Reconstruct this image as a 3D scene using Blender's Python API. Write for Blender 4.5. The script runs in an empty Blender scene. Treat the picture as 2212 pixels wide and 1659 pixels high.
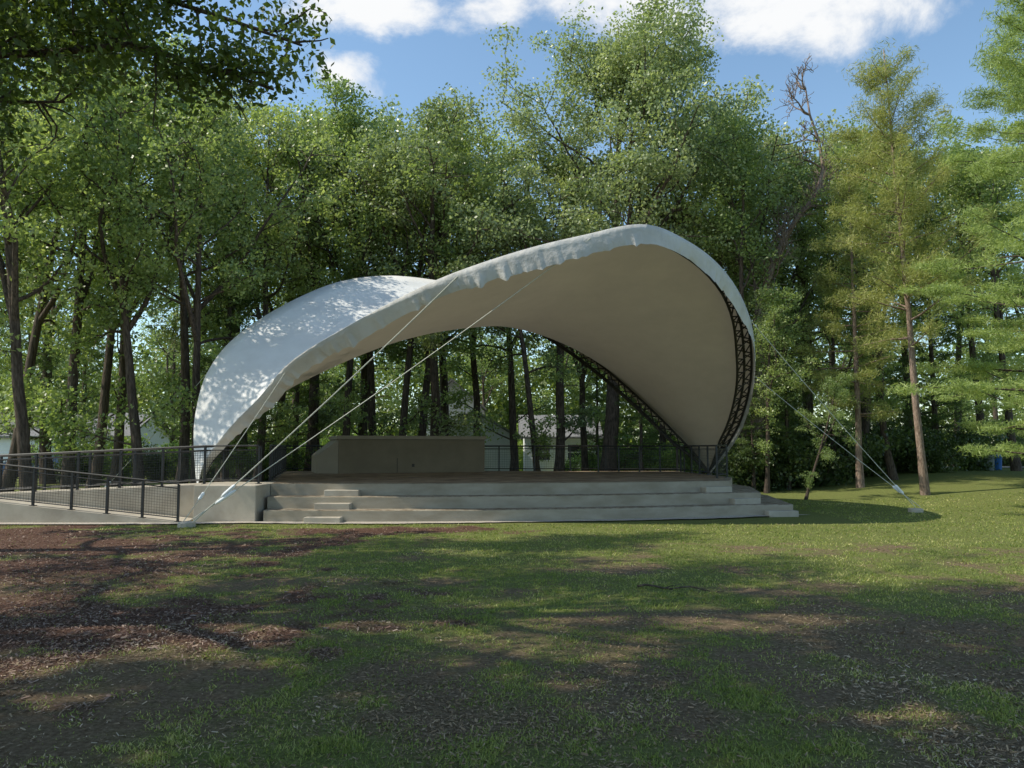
import bpy, math, random
import numpy as np
from mathutils import Vector
random.seed(5)
scene=bpy.context.scene
col=scene.collection
scene.view_settings.view_transform='Standard'
scene.view_settings.look='None'
scene.view_settings.exposure=0

# ------------------------------------------------------------ helpers
def link(o): col.objects.link(o); return o
def empty(name,loc,label,category,group=None,rot=(0,0,0)):
    o=bpy.data.objects.new(name,None); o.location=loc; o.rotation_euler=rot
    o.empty_display_size=.3
    o["label"]=label; o["category"]=category
    if group: o["group"]=group
    return link(o)
def np_mesh(name,V,F,mat=None,smooth=False):
    me=bpy.data.meshes.new(name)
    V=np.asarray(V,dtype=np.float32); F=np.asarray(F,dtype=np.int32)
    me.vertices.add(len(V)); me.vertices.foreach_set('co',V.ravel())
    k=F.shape[1]
    me.loops.add(F.size); me.loops.foreach_set('vertex_index',F.ravel())
    me.polygons.add(len(F)); me.polygons.foreach_set('loop_start',np.arange(0,F.size,k,dtype=np.int32))
    if smooth: me.polygons.foreach_set('use_smooth',np.ones(len(F),dtype=bool))
    me.update(calc_edges=True)
    if mat: me.materials.append(mat)
    return me
def obj(name,me,parent=None,loc=None,**props):
    o=bpy.data.objects.new(name,me)
    if parent is not None: o.parent=parent
    if loc is not None: o.location=loc
    for k,v in props.items(): o[k]=v
    return link(o)
class MB:
    def __init__(s): s.v=[]; s.f=[]
    def tube(s,path,rad,n=6,cap=True):
        P=[Vector(p) for p in path]; k=len(P)
        if not hasattr(rad,'__len__'): rad=[rad]*k
        b=len(s.v); ref=None
        for i in range(k):
            if i==0: T=P[1]-P[0]
            elif i==k-1: T=P[-1]-P[-2]
            else: T=P[i+1]-P[i-1]
            if T.length<1e-9: T=Vector((0,0,1))
            T.normalize()
            if ref is None: ref=Vector((1,0,0)) if abs(T.x)<.8 else Vector((0,1,0))
            A=(ref-T*ref.dot(T)).normalized(); ref=A; B=T.cross(A)
            for j in range(n):
                a=2*math.pi*j/n
                s.v.append(tuple(P[i]+(A*math.cos(a)+B*math.sin(a))*rad[i]))
        for i in range(k-1):
            for j in range(n):
                a=b+i*n+j; c=b+i*n+(j+1)%n
                s.f.append((a,c,c+n,a+n))
        if cap:
            s.f.append(tuple(b+j for j in range(n))[::-1]); s.f.append(tuple(b+(k-1)*n+j for j in range(n)))
    def prism(s,poly,z0,z1,bottom=False):
        n=len(poly); b=len(s.v)
        zf0=z0 if callable(z0) else (lambda x,y:z0)
        zf1=z1 if callable(z1) else (lambda x,y:z1)
        for x,y in poly: s.v.append((x,y,zf0(x,y)))
        for x,y in poly: s.v.append((x,y,zf1(x,y)))
        for i in range(n):
            j=(i+1)%n; s.f.append((b+i,b+j,b+n+j,b+n+i))
        s.f.append(tuple(b+n+i for i in range(n)))
        if bottom: s.f.append(tuple(b+i for i in range(n))[::-1])
    def box(s,x0,x1,y0,y1,z0,z1): s.prism([(x0,y0),(x1,y0),(x1,y1),(x0,y1)],z0,z1,True)
    def face(s,pts):
        b=len(s.v); s.v+= [tuple(p) for p in pts]; s.f.append(tuple(range(b,b+len(pts))))
    def mesh(s,name,mat,smooth=False,origin=(0,0,0)):
        me=bpy.data.meshes.new(name); ox,oy,oz=origin
        me.from_pydata([(x-ox,y-oy,z-oz) for x,y,z in s.v],[],s.f)
        if smooth:
            me.polygons.foreach_set('use_smooth',[True]*len(me.polygons))
        me.materials.append(mat); me.update(); return me
def part(name,mb,mat,parent,smooth=False,bevel=0,**pr):
    o=obj(name,mb.mesh(name,mat,smooth,tuple(parent.location)),parent,**pr)
    if bevel:
        m=o.modifiers.new('bevel','BEVEL'); m.width=bevel; m.segments=2; m.limit_method='ANGLE'
    return o

_rs=np.random.RandomState(3); _T=_rs.rand(256,256)
def vnoise(x,y):
    xi=np.floor(x).astype(int); yi=np.floor(y).astype(int); fx=x-xi; fy=y-yi
    fx=fx*fx*(3-2*fx); fy=fy*fy*(3-2*fy)
    g=lambda a,b:_T[a%256,b%256]
    return (g(xi,yi)*(1-fx)+g(xi+1,yi)*fx)*(1-fy)+(g(xi,yi+1)*(1-fx)+g(xi+1,yi+1)*fx)*fy
def fbm(x,y,o=4):
    r=0;a=.5;t=0
    for i in range(o):
        r=r+a*vnoise(x*2**i+17*i,y*2**i+5*i); t+=a; a*=.5
    return r/t
def sst(a,b,x):
    t=np.clip((x-a)/(b-a),0,1); return t*t*(3-2*t)

# ------------------------------------------------------------ materials
def nmat(name):
    m=bpy.data.materials.new(name); m.use_nodes=True; nt=m.node_tree; nt.nodes.clear()
    out=nt.nodes.new('ShaderNodeOutputMaterial'); return m,nt,out
def N(nt,t,**kw):
    n=nt.nodes.new(t)
    for k,v in kw.items(): setattr(n,k,v)
    return n
def ramp(nt,stops,src=None):
    r=N(nt,'ShaderNodeValToRGB'); e=r.color_ramp.elements
    while len(e)<len(stops): e.new(.5)
    for el,(p,c) in zip(e,stops): el.position=p; el.color=(c[0],c[1],c[2],1)
    if src: nt.links.new(src,r.inputs[0])
    return r
def surf(name,c1,c2,scale=4,rough=.8,bump=.1,bscale=40,spec=.3,metal=0,stretch=(1,1,1),mid=(.35,.65),top=None):
    m,nt,out=nmat(name); L=nt.links.new
    tc=N(nt,'ShaderNodeTexCoord'); mp=N(nt,'ShaderNodeMapping'); mp.inputs['Scale'].default_value=stretch
    L(tc.outputs['Object'],mp.inputs[0])
    n=N(nt,'ShaderNodeTexNoise'); n.inputs['Scale'].default_value=scale; n.inputs['Detail'].default_value=6; n.inputs['Roughness'].default_value=.6
    L(mp.outputs[0],n.inputs['Vector'])
    r=ramp(nt,[(mid[0],c1),(mid[1],c2)],n.outputs['Fac']); c=r.outputs[0]
    if top:   # debris settling on upward faces
        g=N(nt,'ShaderNodeNewGeometry'); sp=N(nt,'ShaderNodeSeparateXYZ'); L(g.outputs['Normal'],sp.inputs[0])
        n3=N(nt,'ShaderNodeTexNoise'); n3.inputs['Scale'].default_value=5; n3.inputs['Detail'].default_value=8; n3.inputs['Roughness'].default_value=.7; L(tc.outputs['Object'],n3.inputs['Vector'])
        r3=ramp(nt,[(.38,(0,0,0)),(.6,(1,1,1))],n3.outputs['Fac'])
        mu=N(nt,'ShaderNodeMath',operation='MULTIPLY'); mu.use_clamp=True; L(sp.outputs[2],mu.inputs[0]); L(r3.outputs[0],mu.inputs[1])
        mx=N(nt,'ShaderNodeMix',data_type='RGBA'); L(mu.outputs[0],mx.inputs[0]); L(c,mx.inputs[6]); mx.inputs[7].default_value=(*top,1); c=mx.outputs[2]
    p=N(nt,'ShaderNodeBsdfPrincipled'); p.inputs['Roughness'].default_value=rough
    p.inputs['Specular IOR Level'].default_value=spec; p.inputs['Metallic'].default_value=metal
    L(c,p.inputs['Base Color'])
    n2=N(nt,'ShaderNodeTexNoise'); n2.inputs['Scale'].default_value=bscale; n2.inputs['Detail'].default_value=4
    L(mp.outputs[0],n2.inputs['Vector'])
    b=N(nt,'ShaderNodeBump'); b.inputs['Strength'].default_value=bump; b.inputs['Distance'].default_value=.05
    L(n2.outputs['Fac'],b.inputs['Height']); L(b.outputs[0],p.inputs['Normal'])
    L(p.outputs[0],out.inputs[0]); return m
def leafmat(name,cols,trans=.35,tcol=(1.25,1.3,.7),rough=.42,spec=.5,gain=1.0):
    cols=[tuple(v*gain for v in c) for c in cols]
    m,nt,out=nmat(name); L=nt.links.new
    g=N(nt,'ShaderNodeNewGeometry'); oi=N(nt,'ShaderNodeObjectInfo')
    tc=N(nt,'ShaderNodeTexCoord'); n=N(nt,'ShaderNodeTexNoise'); n.inputs['Scale'].default_value=.45; n.inputs['Detail'].default_value=2
    L(tc.outputs['Object'],n.inputs['Vector'])
    a=N(nt,'ShaderNodeMath',operation='MULTIPLY_ADD'); a.inputs[1].default_value=.5; L(g.outputs['Random Per Island'],a.inputs[0])
    b=N(nt,'ShaderNodeMath',operation='MULTIPLY_ADD'); b.inputs[1].default_value=.9; b.inputs[2].default_value=-.35; L(n.outputs['Fac'],b.inputs[0])
    L(b.outputs[0],a.inputs[2])
    c=N(nt,'ShaderNodeMath',operation='MULTIPLY_ADD'); c.inputs[1].default_value=.3; L(oi.outputs['Random'],c.inputs[0]); L(a.outputs[0],c.inputs[2])
    k=len(cols); r=ramp(nt,[(i/(k-1),cc) for i,cc in enumerate(cols)],c.outputs[0])
    p=N(nt,'ShaderNodeBsdfPrincipled'); p.inputs['Roughness'].default_value=rough; p.inputs['Specular IOR Level'].default_value=spec
    L(r.outputs[0],p.inputs['Base Color'])
    if trans>0:
        t=N(nt,'ShaderNodeBsdfTranslucent'); mx=N(nt,'ShaderNodeMix',data_type='RGBA',blend_type='MULTIPLY'); mx.inputs[0].default_value=1
        L(r.outputs[0],mx.inputs[6]); mx.inputs[7].default_value=(*tcol,1); L(mx.outputs[2],t.inputs[0])
        ms=N(nt,'ShaderNodeMixShader'); ms.inputs[0].default_value=trans; L(p.outputs[0],ms.inputs[1]); L(t.outputs[0],ms.inputs[2])
        L(ms.outputs[0],out.inputs[0])
    else: L(p.outputs[0],out.inputs[0])
    return m

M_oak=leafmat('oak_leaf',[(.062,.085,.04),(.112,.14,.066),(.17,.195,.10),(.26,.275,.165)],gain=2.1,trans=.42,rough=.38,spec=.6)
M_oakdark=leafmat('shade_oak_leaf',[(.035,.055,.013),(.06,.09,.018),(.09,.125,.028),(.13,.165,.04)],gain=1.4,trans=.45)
M_forest=leafmat('forest_leaf',[(.05,.077,.028),(.10,.133,.05),(.155,.188,.07),(.24,.26,.11)],trans=.46,gain=2.2,spec=.6,rough=.38)
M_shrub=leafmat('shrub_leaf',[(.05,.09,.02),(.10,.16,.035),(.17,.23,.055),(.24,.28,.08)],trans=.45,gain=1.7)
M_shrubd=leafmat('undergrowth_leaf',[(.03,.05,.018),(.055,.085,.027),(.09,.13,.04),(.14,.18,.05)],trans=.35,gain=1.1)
M_far=leafmat('far_leaf',[(.04,.06,.018),(.08,.115,.03),(.14,.18,.05),(.22,.25,.07)],trans=.4,gain=1.35)
M_wpine=leafmat('white_pine_needle',[(.085,.125,.045),(.15,.19,.065),(.21,.25,.09),(.28,.31,.12)],trans=.4,spec=.2,gain=1.9)
M_rpine=leafmat('red_pine_needle',[(.095,.115,.04),(.16,.178,.06),(.23,.23,.09),(.31,.295,.13)],trans=.38,spec=.2,gain=1.8)
M_dpine=leafmat('dark_pine_needle',[(.035,.062,.02),(.065,.10,.03),(.10,.14,.04),(.15,.18,.055)],trans=.35,spec=.2,gain=1.4)
M_bark=surf('bark',(.05,.039,.031),(.16,.125,.10),scale=6,bump=.9,bscale=18,stretch=(3,3,.5),spec=.1,rough=.95)
M_rbark=surf('pine_bark',(.16,.11,.085),(.36,.27,.215),scale=7,bump=.8,bscale=16,stretch=(2.5,2.5,.7),spec=.1,rough=.95)
M_dead=surf('dead_wood',(.16,.115,.095),(.36,.28,.235),scale=6,bump=.6,bscale=16,stretch=(3,3,.5),spec=.1,rough=.9)
M_conc=surf('concrete',(.37,.325,.26),(.49,.44,.36),scale=1.6,bump=.25,bscale=60,rough=.9,spec=.2)
M_concs=surf('step_concrete',(.31,.267,.20),(.41,.36,.285),scale=1.6,bump=.3,bscale=50,rough=.9,spec=.2,stretch=(.7,1,2),top=(.16,.115,.07))
M_deck=surf('deck_surface',(.18,.13,.085),(.36,.275,.19),scale=1.6,bump=.3,bscale=30,rough=.9,spec=.15)
M_paint=surf('beige_painted_wood',(.18,.148,.098),(.215,.178,.12),scale=1.5,bump=.05,rough=.7)
M_paint2=surf('beige_lid',(.27,.23,.17),(.31,.27,.20),scale=1.5,bump=.05,rough=.7)
M_black=surf('black_metal',(.012,.012,.013),(.03,.03,.03),scale=8,bump=.05,rough=.45,spec=.5)
M_truss=surf('truss_metal',(.02,.018,.015),(.055,.05,.042),scale=5,bump=.05,rough=.6,spec=.4)
M_cable=surf('cable_steel',(.45,.45,.38),(.56,.56,.48),scale=20,bump=.1,rough=.5,spec=.5)
M_gravel=surf('pale_gravel',(.36,.31,.26),(.62,.56,.48),scale=30,bump=.7,bscale=80,rough=.95,spec=.1)
M_sand=surf('sandy_path',(.36,.31,.25),(.5,.45,.37),scale=5,bump=.3,bscale=40,rough=.95,spec=.1)
M_side=surf('white_siding',(.80,.81,.82),(.87,.88,.89),scale=3,bump=.05,rough=.6)
M_roof=surf('grey_shingles',(.15,.15,.15),(.28,.27,.265),scale=9,bump=.4,bscale=30,rough=.95,spec=.1)
M_glass=surf('window_glass',(.02,.025,.03),(.05,.06,.07),scale=1,bump=0,rough=.08,spec=.8)
M_bluecar=surf('blue_car_paint',(.03,.09,.25),(.04,.11,.3),scale=2,bump=0,rough=.25,spec=.7)
M_rubber=surf('rubber',(.01,.01,.01),(.03,.03,.03),scale=10,rough=.9)
M_bin1=surf('grey_green_plastic',(.17,.2,.18),(.24,.27,.25),scale=4,rough=.6)
M_bin2=surf('blue_plastic',(.02,.10,.3),(.03,.14,.38),scale=4,rough=.6)

def fabric(name,c1,c2,trans,bs=.25,under=None,nscale=2.2):
    m,nt,out=nmat(name); L=nt.links.new
    tc=N(nt,'ShaderNodeTexCoord')
    n=N(nt,'ShaderNodeTexNoise'); n.inputs['Scale'].default_value=.7; n.inputs['Detail'].default_value=8; n.inputs['Roughness'].default_value=.65
    L(tc.outputs['Object'],n.inputs['Vector'])
    r=ramp(nt,[(.3,c1),(.7,c2)],n.outputs['Fac']); c=r.outputs[0]
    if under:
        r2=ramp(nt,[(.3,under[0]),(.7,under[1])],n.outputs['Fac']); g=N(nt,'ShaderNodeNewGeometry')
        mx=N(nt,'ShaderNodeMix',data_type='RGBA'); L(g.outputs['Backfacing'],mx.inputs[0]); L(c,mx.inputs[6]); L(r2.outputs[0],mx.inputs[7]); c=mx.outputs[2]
    p=N(nt,'ShaderNodeBsdfPrincipled'); p.inputs['Roughness'].default_value=.65; p.inputs['Specular IOR Level'].default_value=.2
    L(c,p.inputs['Base Color'])
    n2=N(nt,'ShaderNodeTexNoise'); n2.inputs['Scale'].default_value=nscale; n2.inputs['Detail'].default_value=3
    L(tc.outputs['Object'],n2.inputs['Vector'])
    b=N(nt,'ShaderNodeBump'); b.inputs['Strength'].default_value=bs; b.inputs['Distance'].default_value=.05
    L(n2.outputs['Fac'],b.inputs['Height']); L(b.outputs[0],p.inputs['Normal'])
    t=N(nt,'ShaderNodeBsdfTranslucent'); t.inputs[0].default_value=(.8,.7,.55,1)
    ms=N(nt,'ShaderNodeMixShader'); ms.inputs[0].default_value=trans
    L(p.outputs[0],ms.inputs[1]); L(t.outputs[0],ms.inputs[2]); L(ms.outputs[0],out.inputs[0]); return m
M_fab=fabric('canopy_fabric',(.64,.63,.61),(.78,.77,.75),.06,under=((.40,.355,.285),(.49,.44,.36)))  # underside shade put into the colour: back faces darker and browner than the top
M_val=fabric('valance_fabric',(.50,.495,.485),(.70,.69,.675),.10,.9,nscale=3.5)

# ------------------------------------------------------------ camera
cam=bpy.data.cameras.new('Camera'); cam.sensor_width=36; cam.lens=28.0; cam.clip_end=3000; cam.clip_start=.1
co=bpy.data.objects.new('Camera',cam); link(co); co.location=(0,0,1.95); co.rotation_euler=(math.radians(90+4.6),0,0)
scene.camera=co

# ------------------------------------------------------------ sun + sky
SUN_EL=math.radians(48); sd=Vector((-.985,-.10,0)).normalized()
sdir=Vector((sd.x*math.cos(SUN_EL),sd.y*math.cos(SUN_EL),math.sin(SUN_EL)))
sl=bpy.data.lights.new('sun','SUN'); sl.energy=5.0; sl.angle=math.radians(.5); sl.color=(1,.94,.80)
so=bpy.data.objects.new('sun',sl); link(so); so.rotation_euler=sdir.to_track_quat('Z','Y').to_euler()
w=bpy.data.worlds.new('World'); scene.world=w; w.use_nodes=True; nt=w.node_tree; nt.nodes.clear(); L=nt.links.new
sky=N(nt,'ShaderNodeTexSky'); sky.sky_type='NISHITA'; sky.sun_disc=False; sky.sun_elevation=SUN_EL
sky.sun_rotation=math.atan2(sd.x,sd.y); sky.air_density=1.0; sky.dust_density=.6; sky.ozone_density=1.5
def M(op,a,b=None,c=None):
    n=N(nt,'ShaderNodeMath',operation=op)
    for i,v in enumerate((a,b,c)):
        if v is None: continue
        if isinstance(v,(int,float)): n.inputs[i].default_value=v
        else: L(v,n.inputs[i])
    return n.outputs[0]
tc=N(nt,'ShaderNodeTexCoord'); sp=N(nt,'ShaderNodeSeparateXYZ'); L(tc.outputs['Generated'],sp.inputs[0])
yy=M('MAXIMUM',sp.outputs[1],.05); U=M('DIVIDE',sp.outputs[0],yy); W=M('DIVIDE',sp.outputs[2],yy)
nz=N(nt,'ShaderNodeTexNoise'); nz.inputs['Scale'].default_value=7.5; nz.inputs['Detail'].default_value=12; nz.inputs['Roughness'].default_value=.62; nz.inputs['Distortion'].default_value=.2
mpg=N(nt,'ShaderNodeMapping'); mpg.inputs['Scale'].default_value=(1,1,1.5); mpg.inputs['Location'].default_value=(.3,.2,.1); L(tc.outputs['Generated'],mpg.inputs[0]); L(mpg.outputs[0],nz.inputs['Vector'])
mask=None
for (u,wv,ru,rw) in [(-.20,.585,.095,.05),(-.225,.487,.04,.035),(.22,.605,.30,.075),(-.05,.62,.10,.03)]:
    du=M('DIVIDE',M('SUBTRACT',U,u),ru); dw=M('DIVIDE',M('SUBTRACT',W,wv),rw)
    d=M('SQRT',M('ADD',M('MULTIPLY',du,du),M('MULTIPLY',dw,dw)))
    k=M('SUBTRACT',1.05,d); mask=k if mask is None else M('MAXIMUM',mask,k)
mask=M('MAXIMUM',mask,-1.2)
cm=M('ADD',mask,M('MULTIPLY',M('SUBTRACT',nz.outputs['Fac'],.5),4.2))
cr_=N(nt,'ShaderNodeMapRange'); cr_.interpolation_type='SMOOTHSTEP'; L(cm,cr_.inputs[0]); cr_.inputs[1].default_value=-.2; cr_.inputs[2].default_value=.8
tint=N(nt,'ShaderNodeMix',data_type='RGBA',blend_type='MULTIPLY'); tint.inputs[0].default_value=1
L(sky.outputs[0],tint.inputs[6]); tint.inputs[7].default_value=(1.65,1.78,1.70,1)
cl=N(nt,'ShaderNodeMix',data_type='RGBA'); L(cr_.outputs[0],cl.inputs[0]); L(tint.outputs[2],cl.inputs[6]); cl.inputs[7].default_value=(8.0,8.1,8.2,1)
bg=N(nt,'ShaderNodeBackground'); bg.inputs[1].default_value=.12; L(cl.outputs[2],bg.inputs[0])
wo=N(nt,'ShaderNodeOutputWorld'); L(bg.outputs[0],wo.inputs[0])

# ------------------------------------------------------------ ground
def gz(x,y):
    x=np.asarray(x,float); y=np.asarray(y,float)
    z=.035*(fbm(x*.35+3,y*.35+9,3)-.5)*(1-sst(30,60,y))*sst(0,2,np.abs(y-21)+0*x)
    z=z+.75*sst(11,22,x)*sst(23,36,y)*(1-sst(60,120,y)*.3)
    return z
def masks(x,y):
    n=fbm(x*.55+40,y*.55+11,4); n2=fbm(x*1.7+4,y*1.7+31,3); n3=fbm(x*.22+14,y*.22+3,3)
    def blob(cx,cy,rx,ry): return 1-np.hypot((x-cx)/rx,(y-cy)/ry)
    mu=np.maximum.reduce([blob(-11,16.5,7.2,5.2),blob(-8.6,11.5,4.6,5.0),blob(-4.2,9.0,2.6,1.9)*.8,blob(-3.0,19.2,3.2,1.0),blob(-6,7.4,2.6,1.9)])
    m=sst(-.12,.5,mu+(n-.5)*1.4+(n2-.5)*1.6)*(mu>-.6)
    soil=np.maximum.reduce([blob(-1.6,11.8,3.0,1.0),blob(7.5,15.5,5,1.3)*.8,blob(-3.2,6.2,3,1.4),blob(.5,6.0,4,1.5)*.8,blob(5,8.2,4.5,1.5)*.8,blob(4.5,5.2,4,1.2)*.8,blob(2,13.2,3,.7)*.6,blob(1.5,9.3,3.5,.9)*.6])
    g=sst(.26,.60,n*.75+n2*.6+n3*.2-.265-np.clip(soil+.15,0,1)*.34 -.03*(1-sst(8,12,y))+ .14*sst(9,16,y)+.25*sst(17,21,y))
    return g*(1-m),m
xs=np.concatenate([[-700,-350,-180,-100,-60,-40,-30,-24],np.linspace(-19,22,340),[26,32,42,60,100,180,350,700]])
ys=np.concatenate([[-300,-100,-40,-15,-5,0],np.linspace(3.5,27,230),[29,32,36,42,50,60,75,100,150,250,500,1200]])
X,Y=np.meshgrid(xs,ys); Z=gz(X,Y); G,Mu=masks(X,Y)
V=np.stack([X,Y,Z],-1).reshape(-1,3); nx=len(xs); ny=len(ys)
idx=np.arange(nx*ny).reshape(ny,nx); F=np.stack([idx[:-1,:-1],idx[:-1,1:],idx[1:,1:],idx[1:,:-1]],-1).reshape(-1,4)
m,nt,out=nmat('ground_grass_soil'); L=nt.links.new
at=N(nt,'ShaderNodeAttribute'); at.attribute_name='cover'; sp=N(nt,'ShaderNodeSeparateColor'); L(at.outputs['Color'],sp.inputs[0])
tc=N(nt,'ShaderNodeTexCoord')
def noise(sc,det=5,ro=.65):
    n=N(nt,'ShaderNodeTexNoise'); n.inputs['Scale'].default_value=sc; n.inputs['Detail'].default_value=det; n.inputs['Roughness'].default_value=ro; L(tc.outputs['Object'],n.inputs['Vector']); return n.outputs['Fac']
nf=noise(22,6,.75); nm=noise(2.6,6,.7)
soil=ramp(nt,[(.25,(.065,.044,.026)),(.5,(.175,.125,.076)),(.75,(.37,.28,.185))],nf)
grass=ramp(nt,[(.25,(.07,.088,.026)),(.5,(.15,.172,.05)),(.75,(.28,.28,.10))],nf)
mul=ramp(nt,[(.25,(.035,.018,.012)),(.5,(.11,.06,.042)),(.75,(.22,.135,.10))],nf)
def mix(f,a,b):
    n=N(nt,'ShaderNodeMix',data_type='RGBA'); L(f,n.inputs[0]); L(a,n.inputs[6]); L(b,n.inputs[7]); return n.outputs[2]
def mths(op,a,b,cl=False):
    n=N(nt,'ShaderNodeMath',operation=op); n.use_clamp=cl
    for i,v in enumerate((a,b)):
        if isinstance(v,(int,float)): n.inputs[i].default_value=v
        else: L(v,n.inputs[i])
    return n.outputs[0]
c=mix(mths('ADD',sp.outputs[0],mths('MULTIPLY',mths('SUBTRACT',nm,.5),1.2),True),soil.outputs[0],grass.outputs[0])
c=mix(sp.outputs[1],c,mul.outputs[0])
p=N(nt,'ShaderNodeBsdfPrincipled'); p.inputs['Roughness'].default_value=.95; p.inputs['Specular IOR Level'].default_value=.1
L(c,p.inputs['Base Color']); b=N(nt,'ShaderNodeBump'); b.inputs['Strength'].default_value=.9; b.inputs['Distance'].default_value=.04
L(noise(30,6,.8),b.inputs['Height']); L(b.outputs[0],p.inputs['Normal']); L(p.outputs[0],out.inputs[0]); M_ground=m
me=np_mesh('ground',V,F,M_ground,True)
ca=me.color_attributes.new('cover','FLOAT_COLOR','POINT')
C=np.zeros((len(V),4),np.float32); C[:,0]=G.ravel(); C[:,1]=Mu.ravel(); C[:,3]=1; ca.data.foreach_set('color',C.ravel())
obj('ground',me,kind='structure',label='patchy park lawn with bare soil and red mulch',category='ground')

rng=np.random.default_rng(11)
def in_stage(x,y): return ((y>20.6)&(x<9.2)) | ((y>20.4)&(x<-6))
def samp(n,y0,y1,pw=1.6):
    u=rng.random(n); y=(y0**(1-pw)+(y1**(1-pw)-y0**(1-pw))*u)**(1/(1-pw))
    x=(rng.random(n)*2-1)*(y*.72+.6); return x,y
x,y=samp(460000,4.3,30,1.5); g,mu=masks(x,y)
tuft=sst(.40,.62,fbm(x*4.5,y*4.5,3))
keep=(rng.random(len(x))<(g*.8+.02+.2*tuft)*(.3+.8*tuft)*(1-.93*mu))&~in_stage(x,y); x=x[keep];y=y[keep];g=g[keep];tf=tuft[keep]
n=len(x); z=gz(x,y)-.003; h=(.008+.028*rng.random(n)*(.25+.5*g+.5*tf))*(1+.02*y); wd=(.0024+.0006*y)*(.7+.6*rng.random(n)); a=rng.random(n)*6.283; le=rng.normal(0,1.0,n)*h; la=rng.random(n)*6.283
B=np.stack([x,y,z],-1); D=np.stack([np.cos(a),np.sin(a),0*a],-1)*wd[:,None]
T=B+np.stack([np.cos(la)*le,np.sin(la)*le,h],-1)
V=np.stack([B-D,B+D,T],1).reshape(-1,3)
M_blade=leafmat('grass_blade',[(.055,.072,.02),(.09,.116,.03),(.15,.165,.048),(.36,.31,.16)],trans=.35,spec=.2,gain=2.0)
obj('grass',np_mesh('grass',V,np.arange(n*3).reshape(-1,3),M_blade),kind='stuff',label='short patchy grass blades over the lawn',category='grass')
def flakes(name,x,y,s0,s1,asp,mat,label,cat):
    n=len(x); z=gz(x,y)+.004+.012*rng.random(n); s=s0+(s1-s0)*rng.random(n)**2; s=s*(1+.02*y)
    nr=np.stack([rng.normal(0,.35,n),rng.normal(0,.35,n),np.ones(n)],-1); nr/=np.linalg.norm(nr,axis=1)[:,None]
    a=rng.random(n)*6.283; t=np.stack([np.cos(a),np.sin(a),0*a],-1); t-=nr*(t*nr).sum(1)[:,None]; t/=np.linalg.norm(t,axis=1)[:,None]; b=np.cross(nr,t)
    c=np.stack([x,y,z],-1); A=(asp*(.6+.8*rng.random(n)))[:,None]*s[:,None]*.5; S=s[:,None]*.5
    q=rng.uniform(.3,1,(n,4,1))
    V=np.stack([c+t*S-b*A*q[:,0],c+t*S*.9+b*A*q[:,1],c-t*S+b*A*q[:,2],c-t*S*.8-b*A*q[:,3]],1).reshape(-1,3)
    obj(name,np_mesh(name,V,np.arange(n*4).reshape(-1,4),mat),kind='stuff',label=label,category=cat)
M_chip=leafmat('mulch_chip',[(.04,.021,.014),(.105,.058,.041),(.19,.115,.085),(.40,.30,.23)],trans=.0,spec=.2,gain=1.1)
M_lit=leafmat('leaf_litter_mat',[(.06,.04,.022),(.14,.095,.052),(.26,.185,.11),(.52,.44,.33)],trans=.0,spec=.2,gain=1.35)
x,y=samp(140000,4.3,20.5,1.4); g,mu=masks(x,y); k=(rng.random(len(x))<mu)&~in_stage(x,y)
flakes('mulch',x[k],y[k],.015,.06,.35,M_chip,'red brown shredded wood mulch','mulch')
x,y=samp(150000,4.3,24,1.5); g,mu=masks(x,y); k=~in_stage(x,y)&(rng.random(len(x))<.14+.9*(1-g)*sst(.3,.6,fbm(x*.9,y*.9,3))); flakes('leaf_litter',x[k],y[k],.008,.045,.35,M_lit,'dry fallen leaves and twigs on the lawn','leaf litter')

# ------------------------------------------------------------ stage
A0=Vector((-6.72,22.35)); B0=Vector((6.6,24.3)); ax=(B0-A0).normalized(); nn=Vector((ax.y,-ax.x))
def front(s,off): return A0+(B0-A0)*s+nn*(.75*4*s*(1-s)+off)
stage=empty('stage',(0,28,0),'concrete outdoor stage with curved steps and brown deck','stage')
for k,(z0,z1,nm) in enumerate([(.64,.96,'deck'),(.32,.64,'step'),(0-.05,.32,'step')]):
    off=.6*k; ext=.7*k
    pts=[front(i/40,off) for i in range(41)]
    pl=[(p.x,p.y) for p in pts]
    e=front(1,off)+ax*ext; pl.append((e.x,e.y))
    pl+= [(7.5+ext,27.3+.3*k),(7.25+.3*k,34.6),(-10.0,34.6),(-7.25,23.7),(-6.9,23.7)]
    mb=MB(); mb.prism(pl,z0,z1)
    o=part(nm,mb,M_concs,stage,bevel=.02)
    if k==0:
        top=MB(); q=[front(i/40,-.35) for i in range(41)]; q=[(p.x,p.y) for p in q]+[(7.2,27.3),(7.0,34.4),(-9.8,34.4),(-7.0,23.9)]
        top.prism(q,.955,.966); part('deck_floor',top,M_deck,stage)
def blk(s,off,z,wd=.95):
    a=front(s,off); d=(front(s+.01,off)-a).normalized(); nrm=Vector((d.y,-d.x))
    a=a-nrm*.02; pts=[a,a+nrm*.32,a+nrm*.32+d*wd,a+d*wd]
    mb=MB(); mb.prism([(p.x,p.y) for p in pts],z-.0,z+.16); part('step_block',mb,M_conc,stage,bevel=.015)
for i,(s,off,z) in enumerate([(.115,0,.64),(.10,.6,.32),(.085,1.2,-.0)]): blk(s,off,z)
blk(.925,0,.64,.9); blk(.975,.6,.32,.9)
a=front(1,1.2)+ax*.5; mb=MB(); pts=[a,a+nn*.32,a+nn*.32+ax*.9,a+ax*.9]; mb.prism([(p.x,p.y) for p in pts],-.02,.16); part('step_block',mb,M_conc,stage,bevel=.015)
mb=MB(); inner=[front(s,1.15) for s in np.linspace(-.02,1.0,60)]+[front(1,1.15)+ax*1.6]
rg=np.random.default_rng(2)
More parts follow.
